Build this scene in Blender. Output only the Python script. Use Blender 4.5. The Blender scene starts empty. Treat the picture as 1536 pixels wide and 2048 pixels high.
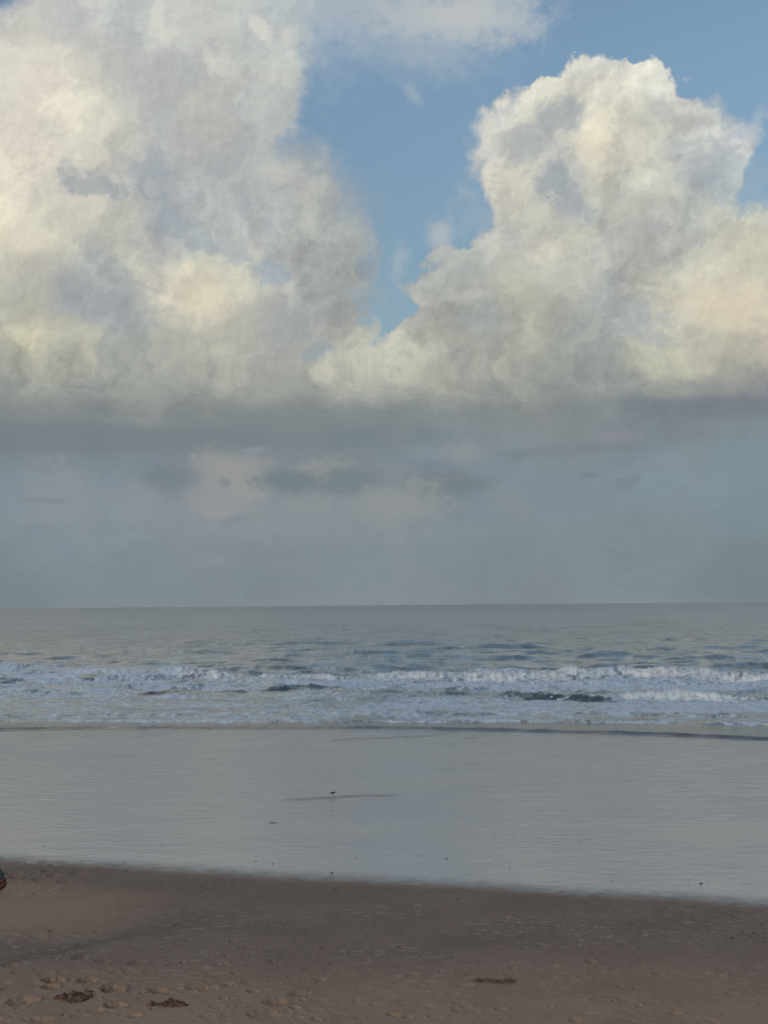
import bpy, bmesh, math, random
import numpy as np
from mathutils import Vector, Matrix

random.seed(7)
rng = np.random.default_rng(7)
scene = bpy.context.scene
COL = scene.collection
R = math.radians

# ------------------------------------------------------------------ camera
F = 2950.0            # focal length in pixels of the 1536 x 2048 photograph
H = 5.0               # eye height above the sand
PITCH = math.atan(186.0 / F)
ROLL = R(-0.485)
cam_d = bpy.data.cameras.new('camera')
cam = bpy.data.objects.new('camera', cam_d)
COL.objects.link(cam)
cam_d.sensor_fit = 'VERTICAL'
cam_d.sensor_height = 36.0
cam_d.lens = F / 2048.0 * 36.0
cam_d.clip_start = 0.1
cam_d.clip_end = 90000.0
CM = (Matrix.Rotation(R(90) + PITCH, 3, 'X') @ Matrix.Rotation(ROLL, 3, 'Z'))
cam.matrix_world = Matrix.Translation((0, 0, H)) @ CM.to_4x4()
scene.camera = cam
CMn = np.array(CM)


def ray(px, py):
    d = CMn @ np.array([(px - 768.0) / F, -(py - 1024.0) / F, -1.0])
    return d


def ground(px, py, z=0.0):
    d = ray(px, py)
    t = (z - H) / d[2]
    return d[0] * t, d[1] * t


def at_dist(px, py, D):
    """world point on the sight line at distance D along +Y"""
    d = ray(px, py)
    t = D / d[1]
    return Vector((d[0] * t, D, H + d[2] * t))


def to_px(x, y, z):
    """arrays of world points -> photograph pixels"""
    P = np.stack([x, y, np.asarray(z) - H], -1) @ CMn      # world -> camera (transpose product)
    return 768.0 + F * P[..., 0] / -P[..., 2], 1024.0 - F * P[..., 1] / -P[..., 2]


# ------------------------------------------------------------------ light
SUN_EL, SUN_AZ = 17.0, -138.0          # degrees; azimuth from +Y, negative = to the left
scene.view_settings.view_transform = 'Standard'
scene.view_settings.look = 'None'
scene.view_settings.exposure = 0.0
scene.view_settings.gamma = 1.0
scene.view_settings.use_curve_mapping = False

sun_d = bpy.data.lights.new('sun', 'SUN')
sun_d.energy = 1.3
sun_d.angle = R(12)
sun_d.color = (1.0, 0.9, 0.76)
sun = bpy.data.objects.new('sun', sun_d)
COL.objects.link(sun)
sv = Vector((math.sin(R(SUN_AZ)) * math.cos(R(SUN_EL)), math.cos(R(SUN_AZ)) * math.cos(R(SUN_EL)), math.sin(R(SUN_EL))))
sun.rotation_euler = sv.to_track_quat('Z', 'Y').to_euler()


def lin(c):
    out = []
    for v in c:
        v = v / 255.0
        out.append(v / 12.92 if v <= 0.04045 else ((v + 0.055) / 1.055) ** 2.4)
    return out


class NT:
    """small helper round a node tree"""
    def __init__(self, tree):
        self.t = tree
        self.t.nodes.clear()

    def n(self, kind, **kw):
        nd = self.t.nodes.new(kind)
        for k, v in kw.items():
            setattr(nd, k, v)
        return nd

    def put(self, sock, v):
        if isinstance(v, bpy.types.NodeSocket):
            self.t.links.new(v, sock)
        elif v is not None:
            if hasattr(sock.default_value, '__len__') and not hasattr(v, '__len__'):
                v = [v] * len(sock.default_value)
            sock.default_value = v

    def m(self, op, a, b=None, c=None, clamp=False):
        nd = self.n('ShaderNodeMath', operation=op, use_clamp=clamp)
        self.put(nd.inputs[0], a)
        self.put(nd.inputs[1], b)
        self.put(nd.inputs[2], c)
        return nd.outputs[0]

    def v(self, op, a, b=None, c=None, scale=None):
        nd = self.n('ShaderNodeVectorMath', operation=op)
        self.put(nd.inputs[0], a)
        self.put(nd.inputs[1], b)
        self.put(nd.inputs[2], c)
        if scale is not None:
            self.put(nd.inputs['Scale'], scale)
        return nd.outputs['Value'] if op in ('LENGTH', 'DOT_PRODUCT', 'DISTANCE') else nd.outputs[0]

    def xyz(self, x, y, z=0.0):
        nd = self.n('ShaderNodeCombineXYZ')
        for i, v in enumerate((x, y, z)):
            self.put(nd.inputs[i], v)
        return nd.outputs[0]

    def sep(self, v):
        nd = self.n('ShaderNodeSeparateXYZ')
        self.put(nd.inputs[0], v)
        return nd.outputs

    def mr(self, v, a, b, c=0.0, d=1.0, smooth=True):
        nd = self.n('ShaderNodeMapRange')
        nd.interpolation_type = 'SMOOTHSTEP' if smooth else 'LINEAR'
        for i, x in enumerate((v, a, b, c, d)):
            self.put(nd.inputs[i], x)
        return nd.outputs[0]

    def noise(self, vec, scale, detail=4.0, rough=0.5, lac=2.0, dist=0.0, color=False, kind=None, dim='3D'):
        nd = self.n('ShaderNodeTexNoise')
        nd.noise_dimensions = dim
        if kind:
            nd.noise_type = kind
        self.put(nd.inputs['Vector'], vec)
        for k, v in (('Scale', scale), ('Detail', detail), ('Roughness', rough), ('Lacunarity', lac), ('Distortion', dist)):
            self.put(nd.inputs[k], v)
        return nd.outputs['Color' if color else 0]

    def mix(self, f, a, b):
        nd = self.n('ShaderNodeMix')
        nd.data_type = 'RGBA'
        self.put(nd.inputs[0], f)
        for s, v in ((nd.inputs[6], a), (nd.inputs[7], b)):
            if not isinstance(v, bpy.types.NodeSocket):
                v = tuple(v)[:3] + (1.0,)
            self.put(s, v)
        return nd.outputs[2]

    def attr(self, name):
        nd = self.n('ShaderNodeAttribute')
        nd.attribute_name = name
        return nd.outputs['Fac']


# ------------------------------------------------------------------ sky with its clouds
TONES = [
 (560,10,176,184,190),(450,10,186,190,190),(1340,970,133,148.5,157),
 (0,800,138,143,143),(200,800,138,143,143),(400,805,140,145,144),(600,800,146,151,149),(800,795,150,154,151),(1000,805,140,145,145),(1150,795,140,145,146),(1300,785,140,144,147),(1440,775,140,143,147),(1536,765,138,141,147),
 (250,750,158,162,157),(900,750,166,168,161),(600,720,172,174,166),(1100,780,148,153,151),(30,720,166,169,161),
 (40,60,203,202,196),(100,120,226,221,207),(20,150,223,219,209),(90,200,228,221,207),(10,300,224,217,203),(40,480,214,207,191),
 (0,420,226,219,203),(150,40,194,197,197),(200,100,194,196,191),(250,60,184,189,192),(330,50,192,195,194),(400,40,196,198,194),
 (400,120,182,186,188),(300,180,185,188,187),(200,250,200,198,190),(250,300,196,196,188),(150,330,206,201,193),(330,250,182,186,187),
 (430,130,190,191,186),(520,60,186,191,192),(590,80,186,191,192),(560,130,186,189,187),(500,200,179,183,184),(400,210,195,194,186),
 (420,260,186,187,182),(530,280,173,178,181),(570,330,178,180,180),(300,340,170,176,182),(400,400,177,181,184),(480,380,168,173,177),
 (560,400,169,173,176),(640,400,174,176,174),(700,440,164,168,168),(120,400,200,196,188),(60,560,186,185,176),(100,460,191,189,181),
 (200,450,195,194,182),(330,430,166,173,179),(250,430,190,190,181),(360,480,178,181,180),(430,500,182,184,179),(380,540,205,200,187),
 (400,590,214,206,188),(360,590,208,202,186),(480,560,196,195,184),(200,540,171,176,177),(240,600,158,164,168),(150,620,160,166,173),
 (60,680,194,189,170),(30,640,180,180,168),(170,700,180,180,168),(230,700,157,162,162),(320,700,162,165,160),(420,680,178,178,169),
 (500,650,182,182,173),(560,640,166,171,173),(620,520,167,170,171),(650,600,155,160,161),(700,560,156,160,161),(600,680,166,170,170),
 (650,740,184,183,173),(700,720,188,186,177),(560,760,165,168,162),(450,780,160,163,158),(300,780,149,154,152),(150,770,149,154,152),
 (30,760,152,156,152),(20,560,188,187,177),(450,440,176,180,180),(540,450,166,171,175),(620,460,172,175,174),
 (0,835,127.5,135,137),(200,835,125.5,133,136),(400,835,125.5,134,136),(600,830,126.5,135,137),(800,835,125.5,135,138),(1000,835,125.5,135,138),
 (0,865,123.5,134.5,140),(200,890,121,133,142),(500,865,120.5,132.5,140),(700,870,120.5,133.5,141),(850,865,122.5,135.5,143),(0,900,124,135,143),
 (1150,825,127.5,135,138),(1300,822,117,130,138),(1400,810,118,127,136),(1500,800,120,129,138),
 (1180,130,208,208,202),(1150,170,214,212,202),(1050,200,205,204,194),(1000,260,201,200,194),(1200,200,216,212,200),(1190,270,224,217,200),
 (1300,150,210,209,202),(1350,200,190,192,190),(1400,250,190,193,192),(1480,270,200,203,204),(1300,250,192,192,184),(1250,250,197,195,185),
 (1120,240,172,177,179),(1040,290,178,181,179),(1100,300,178,181,181),(1000,350,202,199,190),(1040,400,198,196,184),(1110,370,172,177,180),
 (1140,400,172,177,179),(1200,350,193,192,182),(1250,330,202,201,192),(1300,380,185,187,182),(1400,330,173,178,182),(1430,380,163,170,176),
 (1490,430,192,191,179),(1500,500,196,194,180),(1380,450,178,182,182),(1250,450,181,183,178),(1100,480,202,199,188),(1000,480,184,185,182),
 (1150,540,176,179,176),(960,540,169,173,172),(880,560,160,166,168),(900,600,169,172,168),(970,630,154,160,160),(1050,600,180,179,168),
 (1200,600,160,165,167),(1300,600,188,187,174),(1420,620,212,204,188),(1500,620,212,203,186),(1380,600,202,197,184),(1270,640,170,175,177),
 (1290,700,188,187,172),(1400,690,183,182,170),(1500,700,202,194,179),(1180,680,154,160,160),(1050,700,162,165,158),(950,700,169,171,162),
 (880,720,174,173,165),(800,690,182,182,173),(750,740,177,178,169),(850,770,162,165,158),(1000,780,154,157,152),(1150,740,147,153,150),
 (1300,760,155,158,152),(1450,740,166,166,156),(1536,740,166,167,157),(1100,660,170,172,163),(1350,530,178,181,178),(1536,560,194,192,178),
 (0,960,135,147,157),(200,960,132,144,154),(330,950,127,137,147),(470,950,148,153,156),(460,1000,147,154,159),(600,960,126,138,146),
 (850,910,127,139,150),(930,900,136,146,155),(880,960,123,135,143),(800,1000,142,150,156),(1000,950,130,144,154),(1250,880,128,138,148),
 (1300,950,132,149,158),(1500,900,129,148,157),(1500,1000,128,146,154),(1130,980,129,144,153),(130,990,140,150,158),(280,1000,138,148,157),
 (640,1030,136,146,154),(500,1060,137,146,154),(100,1080,133,144,153),(900,1060,132,144,152),(1300,1080,128,141,147),
 (0,1150,127,138,145),(300,1150,129,140,148),(500,1150,130,141,148),(1000,1150,129,140,147),(1500,1150,123,137,142),
 (0,1210,125,137,143),(500,1210,129,140,146),(1000,1210,129,140,146),(1536,1210,121,135,139),(700,1100,132,143,151),
]
TA = np.array([[t[0], t[1]] + lin(t[2:]) for t in TONES])


def tone(px, py):
    sy = 1.0 if py < 800 else 1.5
    d2 = (TA[:, 0] - px) ** 2 + ((TA[:, 1] - py) * 1.25) ** 2
    w = 1.0 / (d2 + 26.0 ** 2) ** 2.0
    return (w[:, None] * TA[:, 2:]).sum(0) / w.sum()


# outline of the blue gap, of the corner at the top left, of the sky right of the big cloud
BLUE = [
 [(616,-400),(612,40),(622,70),(604,110),(600,150),(586,200),(584,250),(592,295),(625,318),(640,345),(672,372),(700,410),(728,442),(746,480),
  (750,520),(738,560),(728,600),(736,652),(770,662),(812,668),(836,655),(828,610),(822,575),(850,535),(900,515),(955,500),(968,470),(955,430),
  (948,385),(958,340),(965,290),(968,255),(985,225),(992,190),(1015,175),(1060,160),(1095,158),(1108,122),(1150,100),(1200,104),(1240,126),
  (1262,138),(1300,124),(1328,150),(1370,168),(1398,178),(1412,210),(1440,235),(1444,243),(1480,262),(1494,278),(1486,330),(1468,365),(1454,400),
  (1490,408),(1540,398),(1600,390),(1700,300),(1800,-400)],
 [(-300,-400),(40,-30),(30,10),(12,32),(6,48),(-20,70),(-300,90)],
]


def poly_sd(px, py, poly):
    inside, best = False, 1e18
    n = len(poly)
    for i in range(n):
        x1, y1 = poly[i]
        x2, y2 = poly[(i + 1) % n]
        dx, dy = x2 - x1, y2 - y1
        t = max(0.0, min(1.0, ((px - x1) * dx + (py - y1) * dy) / (dx * dx + dy * dy)))
        best = min(best, (px - x1 - t * dx) ** 2 + (py - y1 - t * dy) ** 2)
        if (y1 > py) != (y2 > py) and px < (x2 - x1) * (py - y1) / (y2 - y1) + x1:
            inside = not inside
    return math.sqrt(best) * (1 if inside else -1)


def cover(px, py):
    d = max(poly_sd(px, py, p) for p in BLUE)        # > 0 inside the blue
    return 0.5 - max(-90.0, min(90.0, d)) / 180.0


def uv_of(px, py):
    d = ray(px, py)
    return math.atan2(d[0], d[1]) * F, math.atan2(d[2], math.hypot(d[0], d[1])) * F


def px_of(U, V):
    a, e = U / F, V / F
    d = np.array([math.sin(a) * math.cos(e), math.cos(a) * math.cos(e), math.sin(e)]) @ CMn
    return 768 + F * d[0] / -d[2], 1024 - F * d[1] / -d[2]


world = bpy.data.worlds.new('World')
scene.world = world
world.use_nodes = True
world.cycles.sampling_method = 'MANUAL'
world.cycles.sample_map_resolution = 512
w = NT(world.node_tree)
gen = w.n('ShaderNodeTexCoord').outputs['Generated']
dirv = w.v('NORMALIZE', gen)
sx, sy, sz = w.sep(dirv)
hyp = w.m('SQRT', w.m('ADD', w.m('MULTIPLY', sx, sx), w.m('MULTIPLY', sy, sy)))
Uc = w.m('MULTIPLY', w.m('ARCTAN2', sx, sy), F)
Vc = w.m('MULTIPLY', w.m('ARCTAN2', w.m('ABSOLUTE', sz), hyp), F)
px3 = w.v('SCALE', dirv, scale=F)                        # direction in "pixels"
# two sizes of turbulence bend the outlines; flatter and weaker in the low bank
calm = w.mr(Vc, 330.0, 470.0)
n1 = w.noise(px3, 1 / 150.0, 3.0, 0.55, color=True)
n2 = w.noise(w.v('ADD', px3, (311.0, 97.0, 53.0)), 1 / 42.0, 8.0, 0.64, color=True)
o1 = w.v('SUBTRACT', n1, (0.5, 0.5, 0.5))
o2 = w.v('SUBTRACT', n2, (0.5, 0.5, 0.5))
a1 = w.m('MULTIPLY_ADD', calm, 95.0, 35.0)
a2 = w.m('MULTIPLY_ADD', calm, 26.0, 18.0)
off = w.v('ADD', w.v('SCALE', o1, scale=a1), w.v('SCALE', o2, scale=a2))
ox, oy, oz = w.sep(off)
Uw = w.m('ADD', Uc, ox)
Vw = w.m('ADD', Vc, w.m('MULTIPLY', oy, w.m('MULTIPLY_ADD', calm, 0.75, 0.25)))

U0, U1, V0, DV, NR, NCOL = -930.0, 930.0, -40.0, 47.0, 29, 32
fac = w.mr(Uw, U0, U1, smooth=False)
trow = w.m('DIVIDE', w.m('SUBTRACT', Vw, V0), DV)
trow = w.m('MINIMUM', w.m('MAXIMUM', trow, 0.0), NR - 1.001)
acc, acca = None, None
for k in range(NR):
    rp = w.n('ShaderNodeValToRGB')
    rp.color_ramp.interpolation = 'LINEAR'
    el = rp.color_ramp.elements
    for i in range(1, NCOL - 1):
        el.new(i / (NCOL - 1))
    for i in range(NCOL):
        pos = i / (NCOL - 1)
        x, y = px_of(U0 + (U1 - U0) * pos, V0 + k * DV)
        c = tone(x, y)
        el[i].color = (c[0], c[1], c[2], cover(x, y))
    w.put(rp.inputs[0], fac)
    if k == 0:
        acc, acca = rp.outputs[0], rp.outputs[1]
    else:       # only same-type links here: inserted conversion nodes would overflow the shader stack
        wt = w.mr(trow, float(k - 1), float(k))
        acc = w.mix(wt, acc, rp.outputs[0])
        mf = w.n('ShaderNodeMix')
        w.put(mf.inputs[0], wt)
        w.put(mf.inputs[2], acca)
        w.put(mf.inputs[3], rp.outputs[1])
        acca = mf.outputs[0]
cloud, cov = acc, acca

# sky and cloud beyond the part described above: scattered cumulus thinning into blue overhead
g1 = w.noise(px3, 1 / 620.0, 7.0, 0.58)
g2 = w.noise(w.v('ADD', px3, (900.0, 400.0, 100.0)), 1 / 240.0, 6.0, 0.55)
gcol = w.mix(w.mr(g2, 0.35, 0.68), lin((150, 157, 162)), lin((206, 203, 192)))
gcol = w.mix(w.mr(Vc, 60.0, 420.0), lin((124, 133, 137)), gcol)
gcov = w.mr(w.m('SUBTRACT', g1, w.mr(Vc, 700.0, 3200.0, 0.0, 0.10)), 0.30, 0.70, 0.0, 1.0, smooth=False)
gcov = w.m('MAXIMUM', gcov, w.mr(Vc, 520.0, 300.0))
outm = w.m('MAXIMUM', w.mr(w.m('ABSOLUTE', Uc), 900.0, 1500.0), w.mr(Vc, 1290.0, 1650.0))
cloud = w.mix(outm, cloud, gcol)
cov = w.m('ADD', w.m('MULTIPLY', cov, w.m('SUBTRACT', 1.0, outm)), w.m('MULTIPLY', gcov, outm))

# billows: finer relief seen against the light from the upper left
pq = w.v('MULTIPLY', w.v('ADD', px3, w.v('SCALE', off, scale=0.6)), w.xyz(1.0, 1.0, w.mr(Vc, 300.0, 480.0, 2.0, 1.0)))


def billow(v):
    return w.noise(v, 1 / 125.0, 6.0, 0.46)


b0 = billow(pq)
b1 = billow(w.v('ADD', pq, (-15.0, 0.0, 13.0)))
patch = w.mr(w.noise(pq, 1 / 420.0, 2.0), 0.38, 0.62)
rel = w.m('MULTIPLY', w.m('SUBTRACT', b0, b1), w.m('MULTIPLY', patch, w.m('MULTIPLY_ADD', calm, 1.1, 0.1)))
# heaps standing before one another: soft grey shelves with one crisp ragged side
f1 = w.noise(w.v('ADD', pq, (50.0, 770.0, 31.0)), 1 / 230.0, 9.0, 0.60)
f2 = w.noise(w.v('ADD', pq, (450.0, 70.0, 231.0)), 1 / 95.0, 8.0, 0.62)
sh1 = w.m('SUBTRACT', w.mr(f1, 0.455, 0.525), w.mr(f1, 0.49, 0.68))
sh2 = w.m('SUBTRACT', w.mr(f2, 0.445, 0.53), w.mr(f2, 0.50, 0.70))
shelf = w.m('MULTIPLY', w.m('MULTIPLY_ADD', sh1, 0.17, w.m('MULTIPLY', sh2, w.m('MULTIPLY_ADD', patch, 0.11, 0.03))), w.m('MULTIPLY_ADD', calm, 0.8, 0.2))
gain = w.m('ADD', w.m('ADD', 0.966, rel), w.m('SUBTRACT', shelf, 0.045))
# fine fibres and small puffs
g0 = w.noise(pq, 1 / 46.0, 8.0, 0.66)
g1_ = w.noise(w.v('ADD', pq, (-6.0, 0.0, 6.0)), 1 / 46.0, 8.0, 0.66)
fine = w.m('ADD', w.m('MULTIPLY', w.m('SUBTRACT', g0, g1_), 0.42), w.m('MULTIPLY', w.m('SUBTRACT', g0, 0.5), 0.14))
gain = w.m('ADD', gain, w.m('MULTIPLY', fine, w.m('MULTIPLY_ADD', calm, 0.75, 0.25)))
cloud = w.v('SCALE', cloud, scale=gain)
cloud = w.v('MULTIPLY', cloud, w.xyz(1.0, 1.0, w.m('MULTIPLY_ADD', shelf, -0.30, 1.0)))

# wisps and scraps: x, y, rx, ry, tilt in degrees, colour, opacity, raggedness
WISPS = [
 (180,880,420,34,0,(118,128,134),.75,.3),(560,862,260,30,0,(121,131,136),.4,.5),(60,930,300,10,0,(128,138,144),.35,.5),
 (1440,812,190,24,4,(118,124,134),.6,.5),(700,835,500,14,0,(125,132,137),.35,.8),
 (190,365,85,22,8,(146,157,166),.62,1.2),(300,335,46,34,0,(156,165,172),.55,1.2),(130,345,16,34,0,(160,168,172),.35,1.5),
 (345,432,48,30,30,(152,162,171),.55,1.4),(395,470,50,20,45,(156,166,174),.5,1.5),
 (615,320,34,26,20,(142,155,165),.55,1.2),
 (522,58,16,36,-40,(222,219,208),.6,1.1),(590,72,32,26,0,(206,206,199),.7,.8),(311,44,16,40,12,(218,217,206),.55,1.2),(333,76,24,12,-35,(216,215,204),.5,1.2),(420,125,14,22,-20,(214,213,204),.5,1.0),(590,300,36,34,0,(155,167,176),.5,1.2),
 (540,545,36,26,10,(150,167,183),.55,1.5),(470,505,60,24,35,(158,168,178),.5,1.4),
 (1120,235,44,34,10,(160,167,172),.62,1.2),(1050,290,36,40,20,(168,174,176),.5,1.2),(1105,360,42,34,0,(152,161,169),.7,1.1),
 (1150,415,48,28,35,(158,166,172),.6,1.2),(1190,290,30,62,12,(228,220,198),.55,1.0),(1330,165,40,20,10,(214,212,200),.45,1.0),
 (1440,330,44,60,20,(160,170,180),.5,1.2),(1285,640,60,30,25,(160,168,175),.5,1.6),
 (640,700,42,14,-30,(146,158,168),.6,1.5),(645,745,30,20,0,(200,197,184),.45,1.0),
 (930,595,40,10,-8,(196,196,186),.4,1.2),
 (400,590,70,50,20,(220,210,186),.35,1.0),(1430,610,90,40,10,(220,208,184),.35,1.1),
 (250,600,70,60,10,(150,157,163),.4,1.2),(210,690,24,40,0,(150,156,158),.4,1.2),(175,700,16,36,-10,(198,194,174),.4,1.2),
 (510,902,26,8,0,(142,150,158),.6,1.0),
 (475,955,90,44,10,(152,153,150),.75,1.3),(440,1000,75,42,0,(146,150,152),.6,1.3),(640,945,74,26,-8,(150,152,151),.65,1.3),
 (620,1000,60,26,0,(145,149,151),.5,1.3),
 (575,962,62,24,4,(116,128,135),.95,1.0),(705,962,76,28,0,(117,129,135),.9,1.0),(870,968,110,22,0,(117,128,134),.9,.9),
 (335,955,66,26,0,(120,130,137),.9,1.0),(450,965,14,10,0,(122,130,136),.6,1.1),(478,1038,36,12,-15,(124,131,137),.5,1.2),
 (800,1008,90,44,-10,(144,149,151),.7,1.4),(640,1045,150,34,0,(138,145,149),.6,1.4),
 (925,903,50,20,0,(141,147,151),.85,1.1),(850,905,40,20,0,(136,147,154),.5,1.2),(1050,878,60,20,10,(133,145,152),.6,1.2),
 (1225,880,50,20,0,(140,143,147),.55,1.2),(1040,935,120,34,6,(119,129,135),.0,1.2),(1150,900,150,14,-3,(119,129,136),.6,1.1),
 (1180,952,26,8,0,(116,128,135),.6,1.1),(1250,962,30,13,-15,(118,130,137),.6,1.3),(1020,1000,50,30,30,(136,143,147),.4,1.4),
 (130,990,70,56,20,(138,146,151),.65,1.5),(280,1000,40,40,0,(139,146,151),.7,1.3),(95,1000,40,6,0,(122,131,138),.5,1.3),
 (500,1100,120,24,10,(127,134,141),.4,1.2),
]
# thin scraps that stand before the blue
SCRAPS = [
 (880,45,150,60,4,(180,188,192),.70,.6),(960,20,120,44,0,(196,198,196),.7,.8),(860,30,90,34,8,(198,200,198),.5,.8),(820,100,150,50,10,(160,176,188),.6,.6),
 (1020,40,60,50,0,(176,186,192),.5,.9),(720,10,170,50,0,(176,184,190),.8,.8),(620,30,70,60,0,(178,186,190),.9,.7),(660,90,70,90,0,(150,170,190),.5,.8),
 (826,186,12,26,-35,(170,182,192),.5,.7),(880,470,24,32,0,(178,186,190),.85,.8),(884,515,14,30,10,(164,178,190),.5,1.0),(798,525,18,34,8,(170,182,190),.7,.9),
 (930,385,18,16,20,(170,182,190),.4,1.0),(885,508,24,16,0,(160,176,190),.4,1.1),(940,430,44,40,0,(156,174,188),.45,1.3),
 (1500,370,44,44,0,(160,175,188),.5,1.2),(615,322,34,34,10,(144,159,170),.9,1.0),(760,600,40,80,0,(146,166,180),.35,1.2),
 (1496,280,14,46,25,(200,203,202),.6,1.0),(700,420,60,60,0,(150,162,172),.5,1.0),
]
rag = w.m('SUBTRACT', w.noise(w.v('MULTIPLY', px3, (1.0, 1.0, 1.25)), 1 / 36.0, 8.0, 0.68), 0.5)
o1s = w.sep(o1)
PU = w.m('MULTIPLY_ADD', o1s[0], 30.0, Uc)
PV = w.m('MULTIPLY_ADD', o1s[1], 20.0, Vc)


def apply_blobs(col, blobs, e0=1.3, e1=0.5):
    for (x, y, rx, ry, tilt, c, op, rg) in blobs:
        if op <= 0:
            continue
        u, v = uv_of(x, y)
        ca, sa = math.cos(R(tilt)), -math.sin(R(tilt))
        q1 = w.m('MULTIPLY_ADD', PU, ca / rx, w.m('MULTIPLY_ADD', PV, sa / rx, -(u * ca + v * sa) / rx))
        q2 = w.m('MULTIPLY_ADD', PU, -sa / ry, w.m('MULTIPLY_ADD', PV, ca / ry, (u * sa - v * ca) / ry))
        r = w.m('SQRT', w.m('MULTIPLY_ADD', q1, q1, w.m('MULTIPLY', q2, q2)))
        low = y > 880
        f = w.mr(w.m('MULTIPLY_ADD', rag, (2.5 if low else 3.1) * rg, r), e0 + 0.12 * low, e1 - 0.12 * low, 0.0, op)
        col = w.mix(f, col, lin(c))
    return col


cloud = apply_blobs(cloud, WISPS)

sky = w.n('ShaderNodeTexSky')
sky.sky_type = 'NISHITA'
sky.sun_disc = False
sky.sun_elevation = R(SUN_EL)
sky.sun_rotation = R(SUN_AZ)
sky.air_density = 1.0
sky.dust_density = 1.0
sky.ozone_density = 1.5
w.put(sky.inputs[0], w.xyz(sx, sy, w.m('ABSOLUTE', sz))) if sky.inputs else None
blue = w.v('MULTIPLY', sky.outputs[0], (1.5, 1.5, 1.42))
blue = w.v('SCALE', blue, scale=w.mr(Vc, 500.0, 1150.0, 0.0625, 0.0815))
blue = apply_blobs(blue, SCRAPS, 1.75, 0.0)
# ragged edge of the cumulus with a lighter rim
e1 = w.noise(w.v('ADD', px3, (7.0, 3.0, 871.0)), 1 / 60.0, 8.0, 0.58)
ed = w.m('ADD', cov, w.m('MULTIPLY', w.m('SUBTRACT', e1, 0.5), 0.62))
soft = w.mr(w.noise(px3, 1 / 190.0, 1.0), 0.4, 0.62, 0.03, 0.16)
soft = w.m('ADD', soft, w.m('MULTIPLY', w.mr(Uc, 20.0, -60.0), w.mr(Uc, -420.0, -250.0, 0.0, 0.13)))
mask = w.mr(ed, w.m('SUBTRACT', 0.5, soft), w.m('ADD', 0.5, soft))
rim = w.m('MULTIPLY', w.mr(ed, 0.50, 0.58), w.mr(ed, 0.74, 0.6))
cloud = w.v('SCALE', cloud, scale=w.m('MULTIPLY_ADD', rim, w.mr(Uc, -60.0, 120.0, 0.0, 0.11), 1.0))
tot = w.mix(mask, blue, cloud)
bg = w.n('ShaderNodeBackground')
w.put(bg.inputs[0], w.v('SCALE', tot, scale=10.0))
bg.inputs[1].default_value = 0.1
wo = w.n('ShaderNodeOutputWorld')
world.node_tree.links.new(bg.outputs[0], wo.inputs[0])
#SECTION_END_SKY

# ------------------------------------------------------------------ numeric helpers
PERM = rng.permutation(4096)
GA = rng.uniform(0, 2 * np.pi, 4096)
GX, GY = np.cos(GA), np.sin(GA)


def perlin(x, y, seed=0):
    xi, yi = np.floor(x).astype(np.int64), np.floor(y).astype(np.int64)
    xf, yf = x - xi, y - yi
    u, v = xf * xf * xf * (xf * (xf * 6 - 15) + 10), yf * yf * yf * (yf * (yf * 6 - 15) + 10)

    def g(ix, iy, dx, dy):
        h = PERM[(PERM[(ix + seed * 131) & 4095] + iy) & 4095]
        return GX[h] * dx + GY[h] * dy
    a = g(xi, yi, xf, yf) * (1 - u) + g(xi + 1, yi, xf - 1, yf) * u
    b = g(xi, yi + 1, xf, yf - 1) * (1 - u) + g(xi + 1, yi + 1, xf - 1, yf - 1) * u
    return (a * (1 - v) + b * v) * 1.4


def fbm(x, y, oct=4, rough=0.5, seed=0):
    s, a, t = 0.0, 1.0, 0.0
    for o in range(oct):
        s = s + a * perlin(x * 2 ** o + 17.3 * o, y * 2 ** o - 9.1 * o, seed + o)
        t += a
        a *= rough
    return s / t


def sstep(x, a, b):
    t = np.clip((x - a) / (b - a), 0, 1)
    return t * t * (3 - 2 * t)


def curve_world(pts):
    """photograph points of a line on flat ground -> (x, D) arrays sorted by x"""
    g = sorted(ground(*p) for p in pts)
    gx, gy = np.array([p[0] for p in g]), np.array([p[1] for p in g])
    return gx, gy


def along(x, cw):
    """D of such a line at x, going on straight beyond its ends"""
    gx, gy = cw
    y = np.interp(x, gx, gy)
    s0 = (gy[1] - gy[0]) / (gx[1] - gx[0])
    s1 = (gy[-1] - gy[-2]) / (gx[-1] - gx[-2])
    y = np.where(x < gx[0], gy[0] + (x - gx[0]) * s0 * 0.4, y)
    return np.where(x > gx[-1], gy[-1] + (x - gx[-1]) * s1 * 0.4, y)


def grid_mesh(name, X, Y, Z, mat, attrs=None, smooth=True):
    nr, nc = X.shape
    me = bpy.data.meshes.new(name)
    me.vertices.add(nr * nc)
    me.vertices.foreach_set('co', np.stack([X, Y, Z], -1).astype(np.float32).ravel())
    i = (np.arange(nr - 1)[:, None] * nc + np.arange(nc - 1)[None, :]).ravel()
    quads = np.stack([i, i + 1, i + nc + 1, i + nc], -1).astype(np.int32)
    n = len(quads)
    me.loops.add(n * 4)
    me.loops.foreach_set('vertex_index', quads.ravel())
    me.polygons.add(n)
    me.polygons.foreach_set('loop_start', np.arange(0, n * 4, 4, dtype=np.int32))
    me.polygons.foreach_set('loop_total', np.full(n, 4, dtype=np.int32))
    me.polygons.foreach_set('use_smooth', np.full(n, smooth))
    for k, v in (attrs or {}).items():
        a = me.attributes.new(k, 'FLOAT', 'POINT')
        a.data.foreach_set('value', np.broadcast_to(v, X.shape).astype(np.float32).ravel())
    me.update()
    me.materials.append(mat)
    o = bpy.data.objects.new(name, me)
    COL.objects.link(o)
    return o


def material(name):
    m = bpy.data.materials.new(name)
    m.use_nodes = True
    t = NT(m.node_tree)
    out = t.n('ShaderNodeOutputMaterial')
    return m, t, out


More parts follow.
